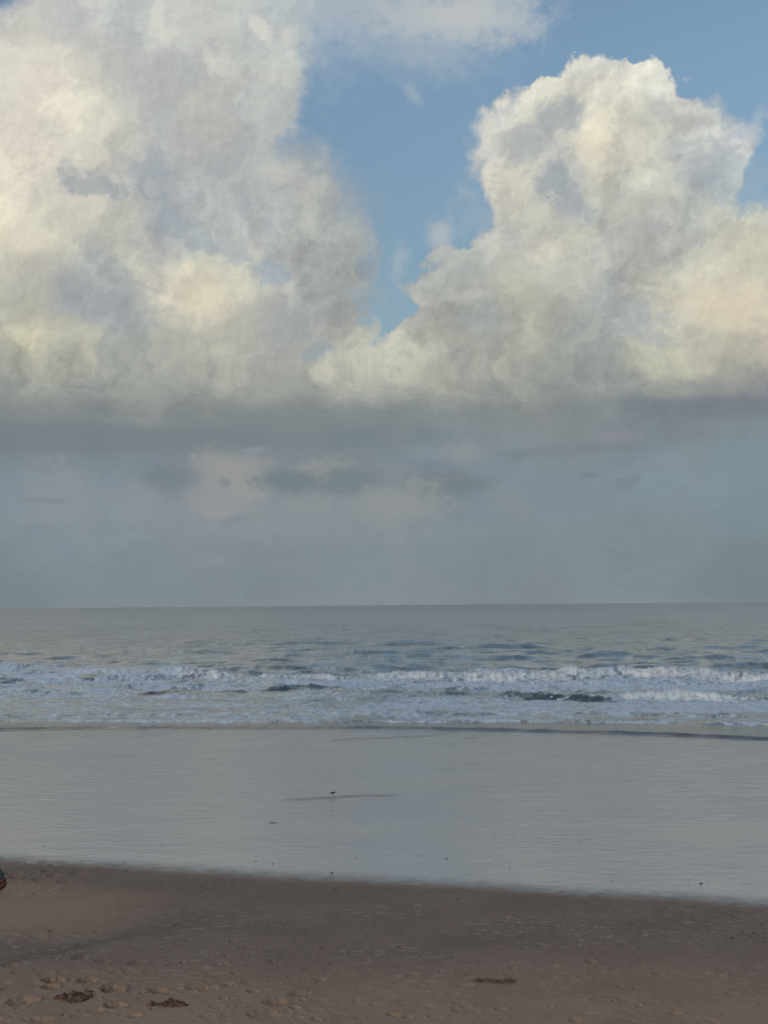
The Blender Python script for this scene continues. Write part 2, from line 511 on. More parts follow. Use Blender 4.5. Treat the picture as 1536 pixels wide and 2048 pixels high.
def principled(t, out, **kw):
    p = t.n('ShaderNodeBsdfPrincipled')
    for k, v in kw.items():
        k = k.replace('_', ' ')
        if k == 'Base Color' and not isinstance(v, bpy.types.NodeSocket):
            v = tuple(v)[:3] + (1.0,)
        t.put(p.inputs[k], v)
    if out is not None:
        t.t.links.new(p.outputs[0], out.inputs[0])
    return p


def bump(t, h, strength, dist):
    b = t.n('ShaderNodeBump')
    t.put(b.inputs['Strength'], strength)
    t.put(b.inputs['Distance'], dist)
    t.put(b.inputs['Height'], h)
    return b.outputs[0]


def simple_mat(name, c, rough=0.6, var=0.25, scale=20.0):
    m, t, out = material(name)
    g = t.n('ShaderNodeNewGeometry').outputs['Position']
    n = t.noise(g, scale, 5.0, 0.6)
    a = tuple(min(1, v * (1 + var)) for v in c)
    b = tuple(v * (1 - var) for v in c)
    principled(t, out, Base_Color=t.mix(t.mr(n, 0.3, 0.7), b, a), Roughness=rough, Normal=bump(t, n, 0.3, 0.01))
    return m


# ------------------------------------------------------------------ materials of the setting
# sand: 'wet' 1 = under a film of water, 0 = firm damp sand
sand_mat, t, out = material('beach_sand')
pos = t.n('ShaderNodeNewGeometry').outputs['Position']
wet0 = t.attr('wet')
wet = t.m('ADD', wet0, t.m('MULTIPLY', t.m('MULTIPLY', wet0, t.m('SUBTRACT', 1.0, wet0)), t.m('MULTIPLY_ADD', t.noise(t.v('MULTIPLY', pos, (0.8, 1.4, 1.0)), 4.0, 6.0, 0.65), 7.0, -3.5)), clamp=True)
warm = t.attr('warm')
dig = t.attr('dig')
nA = t.noise(pos, 0.55, 5.0, 0.6)
nB = t.noise(t.v('MULTIPLY', pos, (1.0, 1.6, 1.0)), 5.5, 6.0, 0.66)
nC = t.noise(pos, 60.0, 3.0, 0.6)
nP = t.noise(t.v('MULTIPLY', t.v('ADD', pos, (31.0, 7.0, 3.0)), (1.0, 1.5, 1.0)), 5.0, 7.0, 0.66)
damp = t.mix(t.mr(nA, 0.36, 0.64), (0.198, 0.142, 0.112), (0.232, 0.167, 0.131))
damp = t.mix(t.m('MULTIPLY', warm, t.mr(nA, 0.2, 0.7, 0.5, 1.0)), damp, (0.37, 0.258, 0.182))
lit_fleck = t.m('MULTIPLY', t.mr(nP, 0.53, 0.61), t.m('MULTIPLY', t.mr(t.noise(pos, 0.5, 3.0, 0.5), 0.38, 0.58), t.attr('lit_fleck')))  # pale flecks painted on, as footmark rims catching the sky
damp = t.mix(t.m('MULTIPLY', lit_fleck, 0.6), damp, (0.40, 0.335, 0.275))
spots = t.mr(t.noise(t.v('ADD', pos, (5.0, 47.0, 3.0)), 3.4, 7.0, 0.65), 0.66, 0.73)
damp = t.mix(t.m('MULTIPLY', spots, 0.45), damp, (0.12, 0.095, 0.08))
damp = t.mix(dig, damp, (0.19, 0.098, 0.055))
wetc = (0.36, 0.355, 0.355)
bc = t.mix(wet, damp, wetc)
bc = t.mix(t.m('MULTIPLY', t.mr(nC, 0.35, 0.65), 0.12), bc, (0.16, 0.13, 0.11))
rgh = t.mix(wet, (0.55, 0.55, 0.55), (0.12, 0.12, 0.12))
hb = t.m('ADD', t.m('MULTIPLY', nB, 0.036), t.m('MULTIPLY', nC, 0.003))
wv = t.noise(t.v('MULTIPLY', pos, (0.7, 1.3, 1.0)), 2.4, 5.0, 0.6)
hw = t.m('ADD', t.m('MULTIPLY', wv, t.mr(t.noise(t.v('ADD', pos, (9.0, 70.0, 0.0)), 0.25, 4.0, 0.6), 0.35, 0.68, 0.010, 0.042)), t.m('MULTIPLY', t.noise(t.v('MULTIPLY', pos, (1.0, 1.2, 1.0)), 11.0, 4.0, 0.65), 0.006))
hh = t.m('ADD', t.m('MULTIPLY', hb, t.m('SUBTRACT', 1.0, wet)), t.m('MULTIPLY', hw, wet))
nrm = bump(t, hh, 0.8, 1.0)
dry_b = principled(t, None, Base_Color=bc, Roughness=0.75, Normal=nrm)
dry_b.inputs['Specular IOR Level'].default_value = 0.25
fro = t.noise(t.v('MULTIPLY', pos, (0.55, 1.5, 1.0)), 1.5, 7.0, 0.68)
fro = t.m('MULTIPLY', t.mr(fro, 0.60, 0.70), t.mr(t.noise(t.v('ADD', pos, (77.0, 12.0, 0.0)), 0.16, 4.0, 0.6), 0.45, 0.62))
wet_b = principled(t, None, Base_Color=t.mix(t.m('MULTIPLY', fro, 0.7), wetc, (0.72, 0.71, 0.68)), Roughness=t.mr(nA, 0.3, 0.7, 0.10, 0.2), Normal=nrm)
wet_b.inputs['IOR'].default_value = 3.4
mx = t.n('ShaderNodeMixShader')
t.put(mx.inputs[0], wet)
t.t.links.new(dry_b.outputs[0], mx.inputs[1])
t.t.links.new(wet_b.outputs[0], mx.inputs[2])
t.t.links.new(mx.outputs[0], out.inputs[0])

# sea: glossy turbid water with broken foam
sea_mat, t, out = material('sea_water')
pos = t.n('ShaderNodeNewGeometry').outputs['Position']
foam = t.attr('foam')
white = t.attr('white')
far = t.attr('far')
fp = t.v('MULTIPLY', pos, (1.0, 0.55, 1.0))
f1 = t.noise(fp, 0.55, 8.0, 0.66)
f2 = t.noise(t.v('ADD', fp, (33.0, 11.0, 5.0)), 3.2, 6.0, 0.68)
fn = t.m('MULTIPLY_ADD', t.m('ADD', t.m('MULTIPLY', f1, 0.55), t.m('MULTIPLY', f2, 0.45)), 2.3, -0.65)
fm = t.m('SUBTRACT', t.m('ADD', foam, fn), 1.0)
fmask = t.mr(fm, -0.13, 0.19)
sw = t.noise(t.v('MULTIPLY', pos, (0.35, 1.0, 1.0)), 0.9, 7.0, 0.62)
lw = t.noise(t.v('MULTIPLY', pos, (0.5, 1.0, 1.0)), 0.16, 5.0, 0.6)
chop = t.noise(t.v('MULTIPLY', pos, (0.6, 1.0, 1.0)), 3.5, 4.0, 0.6)
lw2 = t.noise(t.v('MULTIPLY', pos, (0.20, 0.034, 1.0)), 1.0, 6.0, 0.62)
lw3 = t.noise(t.v('MULTIPLY', pos, (0.05, 0.008, 1.0)), 1.0, 6.0, 0.62)
hsea = t.m('ADD', t.m('ADD', t.m('MULTIPLY', lw2, t.mr(far, 0.05, 0.5, 0.0, 4.5)), t.m('MULTIPLY', lw3, t.mr(far, 0.45, 1.0, 0.0, 24.0))), t.m('ADD', t.m('MULTIPLY', sw, t.mr(far, 0.0, 1.0, 0.22, 0.9)), t.m('ADD', t.m('MULTIPLY', chop, 0.05), t.m('MULTIPLY', lw, t.mr(far, 0.0, 1.0, 0.35, 2.6)))))
nrm = bump(t, hsea, 0.33, 1.0)
ripple_tone = t.mix(far, t.noise(t.v('MULTIPLY', pos, (0.42, 0.30, 1.0)), 1.0, 7.0, 0.68), t.noise(t.v('MULTIPLY', pos, (0.10, 0.012, 1.0)), 1.0, 7.0, 0.70))
ripple_tone = t.mr(ripple_tone, 0.34, 0.66, 0.35, 1.35)  # light and dark of ripples put into the water colour as mottling
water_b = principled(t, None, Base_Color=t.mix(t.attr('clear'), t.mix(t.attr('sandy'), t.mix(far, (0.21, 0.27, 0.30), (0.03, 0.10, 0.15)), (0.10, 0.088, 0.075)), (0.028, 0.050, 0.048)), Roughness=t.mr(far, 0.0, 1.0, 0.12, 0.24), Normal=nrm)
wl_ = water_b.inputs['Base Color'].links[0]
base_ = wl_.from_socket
t.put(water_b.inputs['Base Color'], t.v('SCALE', base_, scale=ripple_tone))
water_b.inputs['IOR'].default_value = 2.6
fh = t.m('ADD', t.m('MULTIPLY', f2, 0.12), t.m('MULTIPLY', t.noise(pos, 9.0, 4.0, 0.7), 0.05))
foam_b = principled(t, None, Base_Color=t.mix(t.mr(f2, 0.35, 0.62), t.mix(white, (0.48, 0.59, 0.76), (0.46, 0.51, 0.56)), t.mix(white, (0.68, 0.80, 0.96), (0.79, 0.82, 0.83))), Roughness=0.7, Normal=bump(t, fh, 0.9, 1.0))
mx = t.n('ShaderNodeMixShader')
t.put(mx.inputs[0], t.m('MULTIPLY', fmask, t.mr(white, 0.0, 1.0, 0.78, 1.0)))
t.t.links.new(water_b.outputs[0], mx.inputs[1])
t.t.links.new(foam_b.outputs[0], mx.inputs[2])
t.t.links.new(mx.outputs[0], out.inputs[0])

# ------------------------------------------------------------------ beach
WETLINE = curve_world([(-300,1708),(0,1712),(250,1726),(400,1736),(600,1749),(768,1756),(1000,1768),(1250,1783),(1536,1800),(1900,1818)])
SHORE = curve_world([(-300,1462),(0,1462),(200,1459),(768,1459),(1000,1464),(1250,1470),(1400,1476),(1536,1482),(1800,1500)])


def rows_from_px(y0, y1, step):
    ys = np.arange(y0, y1, -step)
    return np.array([ground(768, y)[1] for y in ys])


Dn = rows_from_px(2090, 1455, 1.35)
Dr = np.concatenate([[-900, -300, -80, -30, -10, 0, 5, 9, 12, 14, 15.3, 16.2], Dn, np.linspace(Dn[-1] + 1, 90, 14), [120, 200]])
un = np.linspace(-1, 1, 900)
ue = np.array([1.15, 1.4, 1.9, 2.8, 5, 12, 40])
uu = np.concatenate([-ue[::-1], un, ue])
Wd = np.maximum(Dr, 16.0) * 0.272
X = uu[None, :] * Wd[:, None]
Y = np.repeat(Dr[:, None], len(uu), 1)
# the fan stays a clean grid, far columns push out to several hundred metres
wl = along(X, WETLINE)
k = Y - wl
jag = 0.22 * fbm(X * 0.5, Y * 0.35, 4, 0.55, 5)
WET = sstep(k + jag, -1.0, 0.75)
# firm-sand relief: shallow undulation, footmarks and small pits
dryness = 1 - sstep(k, -3.5, 0.3)
nearness = sstep(Y, 27.0, 19.0)
Z = 0.012 * fbm(X * 0.5, Y * 0.5, 3, 0.5, 11) * dryness
Z += 0.006 * fbm(X * 2.2, Y * 1.7, 3, 0.55, 12) * dryness * (0.5 + nearness)
DIG = np.zeros_like(X)


def dent(cx, cy, rx, ry, depth, rim=0.35, ang=0.0, rough=0.0, dig=0.0, seed=0):
    r0, r1 = np.searchsorted(Dr, [cy - 3 * max(rx, ry), cy + 3 * max(rx, ry)])
    if r1 <= r0:
        return
    xs, ysub = X[r0:r1], Y[r0:r1]
    ca, sa = math.cos(ang), math.sin(ang)
    a = ((xs - cx) * ca + (ysub - cy) * sa) / rx
    b = (-(xs - cx) * sa + (ysub - cy) * ca) / ry
    q = np.sqrt(a * a + b * b)
    if rough:
        q = q + rough * fbm(xs * 9, ysub * 9, 3, 0.6, seed)
    Z[r0:r1] += -depth * np.exp(-q ** 4 * 1.2) + depth * rim * np.exp(-((q - 1.25) / 0.28) ** 2)
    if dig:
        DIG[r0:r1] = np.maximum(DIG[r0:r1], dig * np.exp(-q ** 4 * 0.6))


def dent_px(px, py, wpx, depth, asp=0.55, ang=0.0, **kw):
    depth = depth * 1.7
    x, y = ground(px, py)
    r = wpx * 0.5 * math.hypot(y, H) / F
    dent(x, y, r, r * asp, depth, ang=ang, **kw)


# marks that can be picked out one by one
for (px, py, wpx, dp) in [(108,1962,40,.03),(172,1961,34,.025),(20,1931,26,.015),(160,1915,30,.015),(205,1922,30,.012),(275,1925,34,.012),
        (225,1977,42,.028),(100,1975,30,.02),(40,2003,44,.02),(60,2002,30,.02),(182,1981,22,.015),(240,1982,18,.015),(315,1981,34,.025),
        (333,1985,26,.02),(232,2011,40,.03),(392,1975,40,.015),(415,1977,40,.015),(508,1983,26,.015),(446,1997,16,.02),(550,2005,44,.025),
        (592,2016,24,.025),(600,1988,40,.012),(190,2021,30,.012),(40,2016,20,.012),(128,2029,10,.015),(265,2032,30,.015),(80,2040,50,.015),
        (530,2030,56,.015),(285,1928,12,.012),(335,1930,12,.012),(367,1925,12,.012),(392,1924,14,.012),(465,1926,14,.01),(543,1922,14,.012),
        (665,1928,12,.014),(652,1895,30,.01),(700,1906,14,.01),(30,1946,14,.01),(230,1945,20,.01),
        (915,2019,22,.012),(1000,2018,24,.012),(1230,2002,12,.012),(1350,2026,24,.014),(1278,2011,14,.012),(1150,2040,24,.012),
        (870,2035,26,.012),(785,2029,26,.015),(815,2034,22,.012),(1315,1947,22,.012),(1200,1945,20,.01),(1170,1954,22,.012),(1180,1923,22,.012),
        (1025,1936,18,.012),(1250,1889,12,.012),(1285,1870,24,.012),(1270,1848,20,.01),(1245,1854,16,.01),(800,1894,14,.01),(1130,1888,30,.01),
        (27,1747,34,.03),(45,1748,24,.02),(30,1755,24,.02),(60,1726,24,.014),(85,1732,16,.014),(104,1730,20,.016),(93,1742,20,.018),
        (108,1751,24,.018),(80,1759,30,.014),(130,1763,30,.014),(16,1790,60,.014),(100,1778,30,.012),(145,1778,60,.012),(165,1736,34,.014),(156,1747,34,.014),
        (330,1764,20,.012),(410,1772,20,.012),(255,1726,16,.012),(260,1742,20,.012),(780,1781,24,.01),(850,1792,24,.01),(925,1799,20,.01)]:
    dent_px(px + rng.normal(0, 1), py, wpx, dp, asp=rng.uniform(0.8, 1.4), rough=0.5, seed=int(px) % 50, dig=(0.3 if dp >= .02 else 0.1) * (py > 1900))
# many faint weathered footmarks
for i in range(520):
    px, py = rng.uniform(-80, 1620), 1760 + 290 * rng.uniform(0, 1) ** 0.8
    x, y = ground(px, py)
    if y > along(np.array([x]), WETLINE)[0] - 0.6:
        continue
    r = rng.uniform(0.05, 0.14)
    dent(x, y, r, r * rng.uniform(0.5, 0.9), rng.uniform(0.004, 0.012), 0.45, rng.uniform(-1.5, 1.5), 0.5, 0.0, i % 60)

# the wet flat: very low swash films with small steps at their edges
FILMS = [
 ([(540,1601),(600,1601),(625,1599),(655,1597),(700,1594),(760,1592.5),(815,1591.5)], 0.035, 0.9, (535,830)),
 ([(1040,1622),(1150,1628),(1250,1634),(1400,1641),(1536,1646),(1600,1648)], 0.010, 0.35, (1060,1700)),
 ([(640,1484),(700,1479.5),(770,1477),(830,1474.5),(890,1472)], 0.05, 1.2, (640,893)),
 ([(912,1479.5),(940,1478.5),(972,1476)], 0.05, 1.2, (912,974)),
 ([(225,1490),(255,1489)], 0.035, 1.0, (225,256)),
 ([(268,1478),(330,1475),(410,1468)], 0.03, 0.7, (268,410)),
 ([(0,1600),(100,1601),(250,1601),(430,1598)], 0.008, 0.3, (0,430)),
]
for pts, hgt, wid, (xa, xb) in FILMS:
    cw = curve_world(pts)
    d = Y - along(X, cw) + 0.05 * fbm(X * 3, Y * 0.2, 3, 0.6, 21)
    gx0, gx1 = cw[0][0], cw[0][-1]
    m = sstep(X, gx0 - 0.2, gx0 + 0.6) * (1 - sstep(X, gx1 - 0.6, gx1 + 0.2))
    Z += m * hgt * sstep(d, -0.12, 0.12) * np.exp(-np.clip(d, 0, None) / 3.0)
    WET = WET * (1 - m * min(1.0, wid) * 0.75 * np.exp(-(d / (0.07 + 0.09 * wid)) ** 2))
for zx0, zx1, zy0, zy1, am in ((1230, 2200, 1495, 1600, 0.016), (-600, 170, 1560, 1602, 0.014), (250, 520, 1520, 1545, 0.010), (-400, 700, 1470, 1500, 0.008)):
    XX, YY = to_px(X, np.maximum(Y, 12), X * 0)
    mm = sstep(XX, zx0 - 90, zx0 + 90) * (1 - sstep(XX, zx1 - 90, zx1 + 90)) * sstep(YY, zy0 - 14, zy0 + 14) * (1 - sstep(YY, zy1 - 14, zy1 + 14))
    Z += mm * am * fbm(X * 0.9, Y * 1.7, 4, 0.6, 151)
# beyond the water's edge the ground falls away
sd = along(X, SHORE)
Z -= sstep(Y, sd - 0.3, sd + 3.0) * 0.10 + np.clip(Y - sd - 2, 0, 60) * 0.02
WARM = sstep(Y, 22.5, 18.2) * 0.85 + 0.8 * sstep(k, -7.5, -5.5) * (1 - sstep(k, -3.2, -2.0)) * (1 - sstep(X, -5.0, -3.2)) 
FLECK = (1 - sstep(Y, 24.0, 26.5)) * (0.45 + 0.55 * sstep(Y, 18.2, 20.0))
beach = grid_mesh('beach_sand', X, Y, Z, sand_mat, {'wet': WET, 'warm': WARM, 'dig': DIG, 'lit_fleck': FLECK})
beach['kind'] = 'structure'

# ------------------------------------------------------------------ sea
bx0 = SHORE[1].min() - 4
ys = np.concatenate([np.arange(1500, 1300, -0.5), np.arange(1300, 1216, -0.5), np.arange(1216, 1211.2, -0.5)])
Ds = np.array([ground(768, y)[1] for y in ys])
Ds = np.concatenate([Ds, [12000, 16000, 24000, 40000]])
un = np.linspace(-1, 1, 900)
ue = np.array([1.1, 1.25, 1.5, 2, 3, 6, 14])
us = np.concatenate([-ue[::-1], un, ue])
S0 = Ds[0]
# rows start exactly on the water's edge and relax to straight rows farther out
X = us[None, :] * (Ds * 0.285)[:, None]
Y = np.repeat(Ds[:, None], len(us), 1)
edge = along(X, SHORE) + 0.16 * fbm(X * 0.7, Y * 0 + 3.0, 4, 0.6, 31)
rowstep = np.gradient(Ds)[:, None]
Zs = np.zeros_like(X)
# swell and chop as a sum of wave trains coming in towards the beach
for i in range(58):
    lam = 1.3 * (17 / 1.3) ** (i / 57)
    th = rng.normal(0, 0.42)
    kx, ky = math.sin(th) * 2 * np.pi / lam, math.cos(th) * 2 * np.pi / lam
    amp = 0.0150 * lam ** 0.62 * rng.uniform(0.7, 1.3)
    att = np.exp(-(2.2 * rowstep / lam) ** 2)
    ph = kx * X + ky * Y + rng.uniform(0, 6.28) + 1.2 * fbm(X / (lam * 3), Y / (lam * 3), 2, 0.5, 40 + i % 9)
    s_ = np.sin(ph)
    Zs += att * amp * (s_ + 0.35 * (s_ * s_ - 0.5))
grp = 0.75 + 0.6 * fbm(X / 30, Y / 22, 3, 0.5, 71)
Zs *= grp
depthfade = sstep(Y, 66.0, 105.0) * 0.85 + 0.15
Zs *= depthfade
surf = sstep(Y, 63.5, 66.0) * (1 - sstep(Y, 105.0, 130.0))
Zs += surf * (0.085 * fbm(X * 0.55, Y * 0.7, 4, 0.6, 131) + 0.09 * (0.25 - np.abs(fbm(X * 0.9, Y * 1.1, 3, 0.55, 132))))

# short sharp wavelets, one size for each stretch of distance
for lx, ly, am, d0, d1, sd_ in ((1.5, 1.5, 0.085, 62, 190, 161), (3.6, 5.0, 0.17, 105, 360, 162), (10.0, 18.0, 0.42, 230, 900, 163), (26.0, 70.0, 0.9, 600, 3000, 164)):
    rd = 1 - np.abs(fbm(X / lx, Y / ly, 3, 0.5, sd_)) * 3.2
    rd = np.clip(rd, 0, 1) ** 2 * sstep(fbm(X / (lx * 4), Y / (ly * 3), 3, 0.55, sd_ + 10), -0.25, 0.45)
    Zs += am * rd * sstep(Y, d0, d0 * 1.3) * (1 - sstep(Y, d1 * 0.7, d1))
FOAM = np.zeros_like(X)
WHITE = np.zeros_like(X)
CLEAR = np.zeros_like(X)


def crest(pts, zc, hgt, wf, wb, xfade, rough, foamf, foamb, wfoam, seed, jitter=1.0):
    """a breaking wave along a line of photograph points (the points are the foot of its front)"""
    cw = curve_world(pts)
    line = along(X, cw) + jitter * (fbm(X * 0.16, X * 0 + 1.0, 3, 0.5, seed) + 0.35 * fbm(X * 1.1, X * 0 + 4.0, 3, 0.6, seed + 1))
    d = Y - line
    m = np.ones_like(X)
    px_lo, px_hi, soft = xfade
    xx, _ = to_px(X, np.maximum(Y, 20), X * 0)
    m = sstep(xx, px_lo - soft, px_lo + soft) * (1 - sstep(xx, px_hi - soft, px_hi + soft))
    hv = hgt * (0.80 + 0.75 * fbm(X * 0.22, X * 0 + 9.0, 3, 0.55, seed + 2))
    prof = np.where(d < wf, sstep(d, 0, wf), np.exp(-((d - wf) / wb) ** 1.5 * (d > wf)))
    prof = np.where(d < 0, 0, prof)
    band = np.exp(-((d - wf * 0.6) / (wf * 1.4)) ** 2)
    sl = X + 0.6 * Y
    tum = fbm(sl * 1.3, Y * 1.5, 5, 0.62, seed + 3) + 0.22 * fbm(sl * 4.0, Y * 4.0, 3, 0.6, seed + 7)
    global Zs, FOAM, WHITE
    Zs += m * hv * prof + m * rough * tum * band * 0.75
    brk = 0.5 + 0.9 * fbm(X * 0.30, X * 0 + 5.0, 3, 0.5, seed + 5)
    FOAM = np.maximum(FOAM, m * band * foamf * (0.92 + 0.25 * np.clip(brk, 0, 1)))
    WHITE = np.maximum(WHITE, m * (0.45 + 0.75 * np.clip(brk, 0, 1)) * np.exp(-((d - wf * 0.5) / (wf * 1.1)) ** 2) * wfoam)
    if foamf < 0.25:      # unbroken face: clear dark water below the lip
        FACE = m * sstep(d, -0.5, 0.1) * (1 - sstep(d, wf * 0.75, wf))
        FACE = FACE * sstep(fbm(X * 0.8, Y * 1.3, 4, 0.6, seed + 8) + 0.18, -0.12, 0.22)
        CLEAR[:] = np.maximum(CLEAR, FACE)
    FOAM = np.maximum(FOAM, m * foamb * sstep(d, 0, wf) * np.exp(-np.clip(d - wf, 0, None) / 5.0))
    return d


def zone(x0, x1, y0, y1, val, sx=60, sy=6):
    """drifting foam between two photograph heights"""
    global FOAM
    xx, yy = PXX, PYY
    m = sstep(xx, x0 - sx, x0 + sx) * (1 - sstep(xx, x1 - sx, x1 + sx)) * sstep(yy, y0 - sy, y0 + sy) * (1 - sstep(yy, y1 - sy, y1 + sy))
    FOAM = np.maximum(FOAM, m * val)


PXX, PYY = to_px(X, np.maximum(Y, 20), X * 0)
# outermost, the tallest
crest([(-200,1352),(150,1350),(300,1354),(500,1358),(768,1360),(1000,1361),(1250,1359),(1536,1366),(1800,1368)], 0, 0.60, 1.6, 3.2, (330, 3000, 90), 0.34, 0.70, 0.42, 0.85, 80, 1.1)
crest([(-300,1352),(100,1350),(400,1354)], 0, 0.22, 1.2, 3.0, (120, 330, 50), 0.12, 0.62, 0.40, 0.6, 85, 0.8)
# second line: rolling foam at the right, a dark standing face in the middle, low at the left
crest([(900,1404),(1180,1403),(1250,1399),(1400,1401),(1536,1406),(1800,1408)], 0, 0.40, 1.1, 2.0, (1225, 3000, 25), 0.26, 0.70, 0.4, 0.85, 90, 0.7)
crest([(600,1392),(800,1392),(950,1396),(1050,1399),(1200,1403),(1300,1404)], 0, 0.40, 1.0, 1.8, (1000, 1225, 35), 0.20, 0.16, 0.45, 0.9, 95, 0.4)
crest([(0,1400),(300,1396),(600,1392),(800,1391),(1000,1395)], 0, 0.24, 1.4, 2.0, (560, 1000, 120), 0.10, 0.30, 0.35, 0.5, 100, 0.7)
crest([(-100,1378),(0,1374),(30,1370),(55,1364),(100,1362)], 0, 0.30, 1.1, 2.4, (-2000, 50, 12), 0.05, 0.1, 0.35, 0.4, 105, 0.2)
crest([(250,1392),(420,1384),(600,1378),(700,1378)], 0, 0.14, 1.0, 1.6, (240, 700, 60), 0.05, 0.1, 0.2, 0.3, 106, 0.8)
# low line of swash before the beach
crest([(-300,1446),(0,1447),(400,1446),(768,1446),(1200,1447),(1536,1449),(1800,1450)], 0, 0.085, 0.5, 1.6, (-9000, 9000, 50), 0.14, 0.58, 0.50, 0.35, 110, 0.35)
crest([(-300,1432),(0,1433),(768,1431),(1200,1432),(1536,1434),(1800,1434)], 0, 0.10, 0.7, 1.4, (-9000, 9000, 50), 0.10, 0.42, 0.45, 0.5, 114, 0.7)
# dark little swells farther out
for (x, y, wpx, hgt) in [(585,1281,60,.30),(690,1278,80,.34),(1180,1277,40,.28),(420,1316,110,.28),(980,1309,120,.30),(890,1315,90,.25),(1370,1312,90,.30),(1480,1318,120,.3),
                         (60,1261,60,.22),(150,1256,60,.2),(290,1281,40,.22),(180,1299,50,.22),(270,1305,50,.2),(50,1322,60,.22),(1240,1281,110,.2),(960,1278,70,.2),
                         (380,1313,60,.2),(1100,1320,90,.22),(1300,1325,160,.26),(700,1310,100,.22),(620,1334,120,.2),(120,1332,60,.2),(1450,1298,80,.25),(1520,1238,80,.3)]:
    cx, cy = ground(x, y)
    rx = wpx * 0.5 / F * cy
    a = (X - cx) / rx
    b = (Y - cy) - 0.9 * fbm(X * 0.2, Y * 0.1, 3, 0.55, int(x) % 60)
    Zs += hgt * 0.55 * np.exp(-a * a) * np.where(b < 0, np.exp(-(b / 1.0) ** 2), np.exp(-(b / 2.6) ** 2)) * (0.8 + 0.5 * fbm(X * 0.8, Y * 0.3, 3, 0.6, 33))
zone(-900, 420, 1334, 1402, 0.58)
zone(-900, 200, 1336, 1372, 0.64)
zone(380, 2500, 1358, 1388, 0.62)
zone(950, 2500, 1362, 1388, 0.68)
zone(-900, 760, 1385, 1424, 0.47)
zone(700, 2500, 1396, 1428, 0.62)
zone(1150, 2500, 1400, 1432, 0.68)
zone(-900, 2500, 1416, 1447, 0.50, sy=3)
# low lip where the water ends on the sand
de = Y - edge
Zs = Zs * sstep(de, 0.3, 2.0)
Zs += 0.02 * sstep(de, 0.0, 0.4) + 0.105 * np.exp(-((de - 0.62) / np.where(de < 0.62, 0.26, 0.6)) ** 2) * (0.85 + 0.4 * fbm(X * 0.6, X * 0, 3, 0.6, 61))
Zs = np.where(de < 0, -0.05 - 0.02 * np.clip(-de, 0, 5), Zs)
FOAM = (FOAM + 0.11 * np.clip(FOAM * 3, 0, 1) * (fbm(X * 0.45, Y * 0.35, 4, 0.6, 121) + 0.7 * fbm(X * 1.5, Y * 1.3, 3, 0.6, 122))) * sstep(de, 1.0, 2.2)
FOAM = FOAM * (1 - 0.8 * CLEAR)
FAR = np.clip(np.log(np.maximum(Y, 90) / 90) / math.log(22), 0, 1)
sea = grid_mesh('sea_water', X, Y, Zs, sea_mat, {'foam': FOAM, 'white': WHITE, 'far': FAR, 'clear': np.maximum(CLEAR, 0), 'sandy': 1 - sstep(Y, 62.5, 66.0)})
sea['kind'] = 'structure'
#SECTION_END_SETTING

# ------------------------------------------------------------------ things
def tag(o, label=None, cat=None, group=None, kind=None):
    for k, v in (('label', label), ('category', cat), ('group', group), ('kind', kind)):
        if v:
            o[k] = v
    return o


def empty(name, loc, rz=0.0):
    o = bpy.data.objects.new(name, None)
    COL.objects.link(o)
    o.location = loc
    o.rotation_euler = (0, 0, rz)
    return o


def link_mesh(name, me, mat, parent=None):
    o = bpy.data.objects.new(name, me)
    COL.objects.link(o)
    if mat:
        me.materials.append(mat)
    o.parent = parent
    return o


def skin(name, verts, edges, mat, parent=None, sub=2, root=0):
    """verts: (x, y, z, r[, ry]); returns ONE continuous mesh grown round the joints"""
    me = bpy.data.meshes.new(name)
    me.from_pydata([v[:3] for v in verts], edges, [])
    o = bpy.data.objects.new(name, me)
    COL.objects.link(o)
    m = o.modifiers.new('skin', 'SKIN')
    for i, v in enumerate(verts):
        r = v[3]
        me.skin_vertices[0].data[i].radius = (r, v[4] if len(v) > 4 else r)
        me.skin_vertices[0].data[i].use_root = (i == root)
    if sub:
        ms = o.modifiers.new('sub', 'SUBSURF')
        ms.levels = ms.render_levels = sub
    dg = bpy.context.evaluated_depsgraph_get()
    new = bpy.data.meshes.new_from_object(o.evaluated_get(dg))
    COL.objects.unlink(o)
    bpy.data.objects.remove(o)
    for p in new.polygons:
        p.use_smooth = True
    new.materials.clear()
    return link_mesh(name, new, mat, parent)


def chain(*idx):
    return [(a, b) for a, b in zip(idx[:-1], idx[1:])]


# --- the person walking out of the picture at the left: bent elbow and sleeve reach into the frame
skin_m = simple_mat('skin', (0.095, 0.038, 0.030), 0.5, 0.1, 40)
shirt_m = simple_mat('teal_cotton', (0.050, 0.082, 0.088), 0.85, 0.15, 25)
shorts_m = simple_mat('dark_shorts', (0.03, 0.035, 0.05), 0.85, 0.15, 25)
hair_m = simple_mat('hair', (0.015, 0.010, 0.008), 0.5, 0.3, 60)
hem_m = simple_mat('dark_trim', (0.012, 0.014, 0.014), 0.8, 0.1, 30)
PD = 20.9
elb = at_dist(13.0, 1770.0, PD)
per = empty('person', (elb.x - 0.42, PD, 0.0))
tag(per, 'person in teal short sleeves with a bent elbow, cut off by the left edge', 'person')
E = Vector((0.40, 0.0, elb.z))                        # elbow, in the person's own frame
sh = Vector((0.19, 0.0, elb.z + 0.31))
S0_ = sh.z                                             # shoulder height about 1.41 m
hipz = S0_ - 0.52
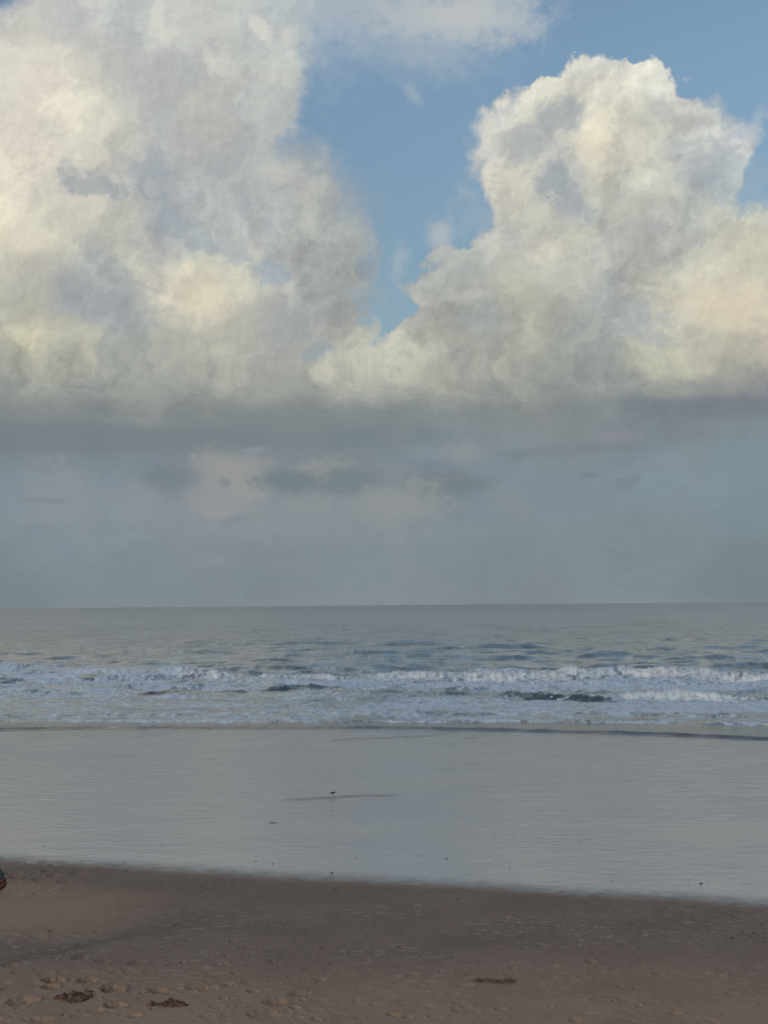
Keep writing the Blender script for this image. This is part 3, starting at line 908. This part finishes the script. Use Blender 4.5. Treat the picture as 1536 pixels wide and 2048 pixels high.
# facing away to the left: body axis x is across the picture
bv = [
 (0, 0, hipz, .135, .105), (0, 0, hipz + .16, .125, .095), (0, 0, hipz + .34, .145, .105), (0, 0, S0_ - .02, .10, .085),
 (0, 0, S0_ + .08, .055, .055), (0, -.01, S0_ + .15, .065, .075), (0, -.015, S0_ + .235, .078, .092), (0, -.005, S0_ + .30, .055, .065),
 (sh.x, 0, sh.z, .062), (E.x * .82 + sh.x * .18 - .01, 0.01, E.z + .09, .052), (E.x - .01, 0.02, E.z + .01, .060),
 (E.x - .13, -.06, E.z - .05, .060), (E.x - .235, -.10, E.z - .075, .030), (E.x - .29, -.115, E.z - .085, .034),
 (-sh.x, 0, sh.z, .062), (-sh.x - .05, 0, sh.z - .28, .045), (-sh.x - .05, -.05, sh.z - .50, .030), (-sh.x - .045, -.07, sh.z - .57, .034),
 (.09, 0, hipz - .08, .085), (.11, -.03, hipz - .42, .060), (.11, .03, .10, .040), (.11, -.02, .045, .042), (.11, -.14, .03, .034),
 (-.09, 0, hipz - .08, .085), (-.10, -.02, hipz - .42, .060), (-.11, .06, .10, .040), (-.11, .01, .045, .042), (-.11, -.11, .03, .034),
]
be = chain(0, 1, 2, 3, 4, 5, 6, 7) + chain(3, 8, 9, 10, 11, 12, 13) + chain(3, 14, 15, 16, 17) + chain(0, 18, 19, 20, 21, 22) + chain(0, 23, 24, 25, 26, 27)
skin('body', bv, be, skin_m, per, 2)
for hx, hy, hz, sgn in ((E.x - .29, -.115, E.z - .085, -1), (-sh.x - .045, -.07, sh.z - .57, 0)):
    for i in range(5):
        a = (i - 2) * 0.020
        L = (.05, .075, .085, .08, .062)[i]
        if sgn:
            f = [(hx, hy, hz + a * .6, .011), (hx - L * .5, hy - .01, hz + a - .005, .009), (hx - L * .9, hy - .005 + L * .3, hz + a - .012, .007)]
        else:
            f = [(hx, hy + a * .6, hz, .011), (hx + .004, hy + a, hz - L * .6, .009), (hx + .012, hy + a, hz - L * 1.1, .007)]
        skin('finger', f, chain(0, 1, 2), skin_m, per, 1)
# shirt with sleeves that stop just above the elbow
sl = sh.lerp(E, 0.80)
sv_ = [(0, 0, hipz + .02, .158, .125), (0, 0, hipz + .18, .142, .115), (0, 0, hipz + .36, .160, .125), (0, 0, S0_ - .02, .115, .10), (0, 0, S0_ + .05, .068, .068),
       (sh.x, 0, sh.z, .078), (sh.lerp(E, .4).x, .0, sh.lerp(E, .4).z, .078), (sl.x, .01, sl.z, .083),
       (-sh.x, 0, sh.z, .078), (-sh.x - .04, 0, sh.z - .22, .072)]
skin('shirt', sv_, chain(0, 1, 2, 3, 4) + chain(3, 5, 6, 7) + chain(3, 8, 9), shirt_m, per, 2)
se = sh.lerp(E, 0.87)
skin('sleeve_hem', [(sl.x, .01, sl.z, .086), (se.x, .012, se.z, .085)], [(0, 1)], hem_m, per, 2)
skin('shorts', [(0, 0, hipz + .06, .15, .12), (0, 0, hipz - .04, .155, .125), (.095, 0, hipz - .14, .105), (.105, -.02, hipz - .36, .092), (-.095, 0, hipz - .14, .105), (-.10, -.01, hipz - .36, .092)],
     chain(0, 1, 2, 3) + chain(1, 4, 5), shorts_m, per, 2)
skin('hair', [(0, .02, S0_ + .20, .075, .07), (0, .01, S0_ + .27, .086, .092), (0, .005, S0_ + .315, .062, .072)], chain(0, 1, 2), hair_m, per, 2)
for sx_ in (-1, 1):
    skin('ear', [(sx_ * .078, 0, S0_ + .18, .010, .016), (sx_ * .084, 0.004, S0_ + .215, .010, .018)], [(0, 1)], skin_m, per, 1)
    skin('eye', [(sx_ * .030, -.095, S0_ + .215, .011), (sx_ * .030, -.100, S0_ + .215, .009)], [(0, 1)], hair_m, per, 1)
skin('nose', [(0, -.095, S0_ + .20, .010), (0, -.112, S0_ + .175, .012)], [(0, 1)], skin_m, per, 1)

# --- birds
feath = simple_mat('dark_feathers', (0.020, 0.022, 0.027), 0.7, 0.3, 60)
pale = simple_mat('grey_feathers', (0.10, 0.10, 0.105), 0.7, 0.3, 60)
beak_m = simple_mat('beak_and_legs', (0.02, 0.018, 0.016), 0.5, 0.2, 60)


def wader(px, py, s, rz, label):
    """small shorebird standing; origin between its feet"""
    x, y = ground(px, py)
    b = empty('wading_bird', (x, y, 0.006), rz)
    tag(b, label, 'bird')
    v = [(-.105, 0, .098, .010, .014), (-.06, 0, .100, .022), (0, 0, .105, .031, .034), (.04, 0, .115, .027), (.060, 0, .130, .017), (.074, 0, .142, .018), (.086, 0, .143, .012)]
    v = [tuple(c * s for c in q) for q in v]
    skin('body', v, chain(*range(7)), feath, b, 2)
    skin('beak', [(.09 * s, 0, .143 * s, .005 * s), (.118 * s, 0, .138 * s, .0018 * s)], [(0, 1)], beak_m, b, 1)
    for sg in (-1, 1):
        skin('wing', [(.03 * s, sg * .028 * s, .118 * s, .010 * s, .018 * s), (-.04 * s, sg * .027 * s, .110 * s, .008 * s, .018 * s), (-.118 * s, sg * .008 * s, .100 * s, .004 * s, .006 * s)], chain(0, 1, 2), feath, b, 1)
        skin('leg', [(.0, sg * .013 * s, .082 * s, .006 * s), (-.012 * s, sg * .014 * s, .042 * s, .0035 * s), (.004 * s, sg * .014 * s, .002 * s, .003 * s), (.024 * s, sg * .014 * s, .001 * s, .002 * s)], chain(0, 1, 2, 3), beak_m, b, 1)
    return b


wader(666, 1592.5, 0.78, R(8), 'small dark shorebird standing on thin legs by the edge of a film of water')


def flying_bird(px, py, D, s, rz, label):
    p = at_dist(px, py, D)
    b = empty('flying_bird', p, rz)
    tag(b, label, 'bird')
    v = [(-.10, 0, 0, .008, .016), (-.05, 0, 0, .018), (0, 0, .002, .026), (.05, 0, .006, .022), (.078, 0, .012, .016), (.092, 0, .012, .010)]
    skin('body', [tuple(c * s for c in q) for q in v], chain(*range(6)), feath, b, 2)
    skin('beak', [(.095 * s, 0, .012 * s, .004 * s), (.115 * s, 0, .009 * s, .0015 * s)], [(0, 1)], beak_m, b, 1)
    for sg in (-1, 1):
        me = bpy.data.meshes.new('wing')
        top = [(.045, .015, .010), (.055, .10, .022), (.020, .185, .004), (-.035, .205, -.012), (-.030, .11, .012), (-.045, .02, .004)]
        vs = [(x * s, sg * y * s, z * s) for x, y, z in top] + [(x * s, sg * y * s, (z - .007) * s) for x, y, z in top]
        fs = [(0, 1, 4, 5), (1, 2, 3, 4), (11, 10, 7, 6), (10, 9, 8, 7)] + [(i, (i + 1) % 6, (i + 1) % 6 + 6, i + 6) for i in range(6)]
        me.from_pydata(vs, [], fs)
        link_mesh('wing', me, feath, b)
    return b


flying_bird(545, 1646, 33.9, 0.55, R(70), 'tiny dark bird with spread wings skimming low over the wet sand, nearest to the camera')

# --- clods of reddish sand thrown up by digging
red_m, t, out = material('dug_sand')
pos = t.n('ShaderNodeNewGeometry').outputs['Position']
nn = t.noise(pos, 16.0, 6.0, 0.7)
principled(t, out, Base_Color=t.mix(t.mr(nn, 0.35, 0.65), (0.070, 0.036, 0.022), (0.215, 0.135, 0.092)), Roughness=0.9,
           Normal=bump(t, nn, 0.9, 0.03)).inputs['Specular IOR Level'].default_value = 0.15


def sand_mound(px, py, wpx, hgt, asp, label, seed, lumps=16, group='dug up heaps of reddish sand'):
    """a heap of lumps merged in one irregular surface"""
    x0, y0 = ground(px, py)
    half = wpx * 0.5 / F * math.hypot(y0, H)
    rg = random.Random(seed)
    n = 60
    me = bpy.data.meshes.new('sand_mound')
    cl = [(rg.uniform(-.8, .8), rg.uniform(-.6, .6), rg.uniform(.10, .26), rg.uniform(.35, 1.0)) for _ in range(lumps)]
    gx, gy = np.meshgrid(np.linspace(-1.15, 1.15, n), np.linspace(-1.15, 1.15, n))
    r = np.sqrt(gx ** 2 + gy ** 2)
    r = np.sqrt((gx * 1.0) ** 2 + (gy * (1.0 + 1.6 * np.abs(gx - 0.2) ** 1.5)) ** 2)
    env = np.clip(1 - (r + 0.38 * fbm(gx * 2.6 + seed, gy * 2.6, 4, 0.65, seed % 40)) ** 2, 0, None) ** 0.9
    z = 0.30 * env
    for cx, cy, cr, ch in cl:
        q = ((gx - cx) / cr) ** 2 + ((gy - cy) / (cr * 1.3)) ** 2
        z = np.maximum(z, env ** 0.4 * ch * np.sqrt(np.clip(1 - q, 0, None)))
    z = (z + 0.16 * env * fbm(gx * 7, gy * 7, 3, 0.65, seed % 37)) * hgt - 0.02
    vs = np.stack([gx * half, gy * half * asp, z], -1).reshape(-1, 3)
    fs = [(j * n + i, j * n + i + 1, (j + 1) * n + i + 1, (j + 1) * n + i) for j in range(n - 1) for i in range(n - 1)]
    me.from_pydata([tuple(v) for v in vs], [], fs)
    o = link_mesh('sand_mound', me, red_m)
    o.location = (x0, y0, 0.004)
    tag(o, label, 'sand heap', group)
    return o


sand_mound(146, 1994, 84, 0.085, 1.35, 'broad lumpy heap of reddish sand nearest the bottom left corner, left of the peaked one', 11, 22)
sand_mound(334, 2009, 90, 0.080, 0.9, 'peaked heap of reddish sand, right of the broad lumpy one at bottom left', 23, 18)
sand_mound(-2, 1981, 28, 0.060, 1.2, 'small dark heap of sand cut off by the left edge of the picture', 31, 9)

# --- dark strand line and scraps
weed_m = simple_mat('dried_weed', (0.13, 0.098, 0.068), 0.9, 0.5, 60)
scrap_m = simple_mat('dark_scrap', (0.050, 0.042, 0.034), 0.85, 0.5, 60)


def strand(name, px0, px1, py, n, seed, label, cat, mat, wid=0.03, slope=0.0, thick=0.010, taper=True):
    rg = random.Random(seed)
    bm = bmesh.new()
    for i in range(n):
        u = rg.random()
        px = px0 + (px1 - px0) * (u ** 0.7 if taper else u)
        x, y = ground(px, py + slope * (px - px0) + rg.gauss(0, 0.7) * (0.4 + u))
        y += rg.gauss(0, wid)
        L, a = rg.uniform(.02, .07), rg.uniform(-.7, .7)
        pr = None
        for k in range(4):
            q = k / 3
            c = Vector((x + math.cos(a) * L * (q - .5), y + math.sin(a) * L * (q - .5) * 1.5, 0.004 + thick * math.sin(q * 3.1) + rg.uniform(0, thick) * (0.3 + u)))
            w_ = thick * (0.6 + 0.5 * rg.random())
            ring = [bm.verts.new(c + Vector((0, math.cos(t_) * w_, math.sin(t_) * w_ * .7))) for t_ in (0, 2.1, 4.2)]
            if pr:
                for m_ in range(3):
                    bm.faces.new((pr[m_], pr[(m_ + 1) % 3], ring[(m_ + 1) % 3], ring[m_]))
            else:
                bm.faces.new(ring[::-1])
            pr = ring
        bm.faces.new(pr)
    me = bpy.data.meshes.new(name)
    bm.to_mesh(me)
    bm.free()
    o = link_mesh(name, me, mat)
    return tag(o, label, cat)


strand('weed_strand', 940, 1028, 1960.5, 95, 3, 'thin brown strand of dried weed lying on the damp sand right of the middle', 'seaweed', weed_m, 0.035, 0.045)


def scrap(px, py, wpx, label, seed, name='beach_scrap', group=None, mat=None):
    x, y = ground(px, py)
    r = wpx * 0.33 / F * y
    rg = random.Random(seed)
    bm = bmesh.new()
    bmesh.ops.create_icosphere(bm, subdivisions=2, radius=1.0)
    for v in bm.verts:
        k_ = 1 + rg.uniform(-.28, .28)
        v.co = Vector((v.co.x * r * k_, v.co.y * r * .9 * k_, max(-.2, v.co.z) * r * .55 * k_ + r * .15))
    me = bpy.data.meshes.new(name)
    bm.to_mesh(me)
    bm.free()
    o = link_mesh(name, me, mat or scrap_m)
    o.location = (x, y, 0.004)
    o.rotation_euler = (0, 0, rg.uniform(-1, 1))
    return tag(o, label, 'debris', group)


ORD = 'first second third fourth fifth sixth seventh eighth ninth tenth eleventh twelfth thirteenth fourteenth fifteenth sixteenth seventeenth eighteenth nineteenth twentieth'.split()
G1 = 'dark scraps left on the damp sand by the right edge'
for i, (x, y, wd) in enumerate(sorted([(1435,1854,5),(1413,1852.5,5),(1417,1865,6),(1431,1870,5),(1452,1863,4),(1484,1865,8),(1484,1870,5),(1475,1871,4),(1507,1868,8),(1450,1877,4),
                                (1463,1876.8,10),(1521,1850,5),(1530,1876,6),(1498,1873,6),(1527,1866,5),(1515,1873,5)])):
    scrap(x, y, wd, 'dark scrap on damp sand by the right edge, %s from the left' % ORD[i], 100 + i, group=G1)
G2 = 'dark pebbles along the upper edge of the wet sand'
for i, (x, y, wd) in enumerate(sorted([(893,1718,7),(1222,1762,4.5),(1378,1769,4),(1402,1768,10),(1416,1769,4),(1484,1770,4),(1019,1738,5),(1162,1684,4.5),(711,1717,5),(323,1692,5),
                                (545,1728,5),(840,1712,4),(512,1723,5),(988,1667,4),(991,1674,4),(664,1747,9),(779,1711,3.5),(950,1729,4),(1240,1703,3.5),(88,1694,4)])):
    if wd:
        scrap(x, y, wd, 'dark pebble or shell on the wet sand, %s from the left' % ORD[i], 200 + i, 'pebble', G2)
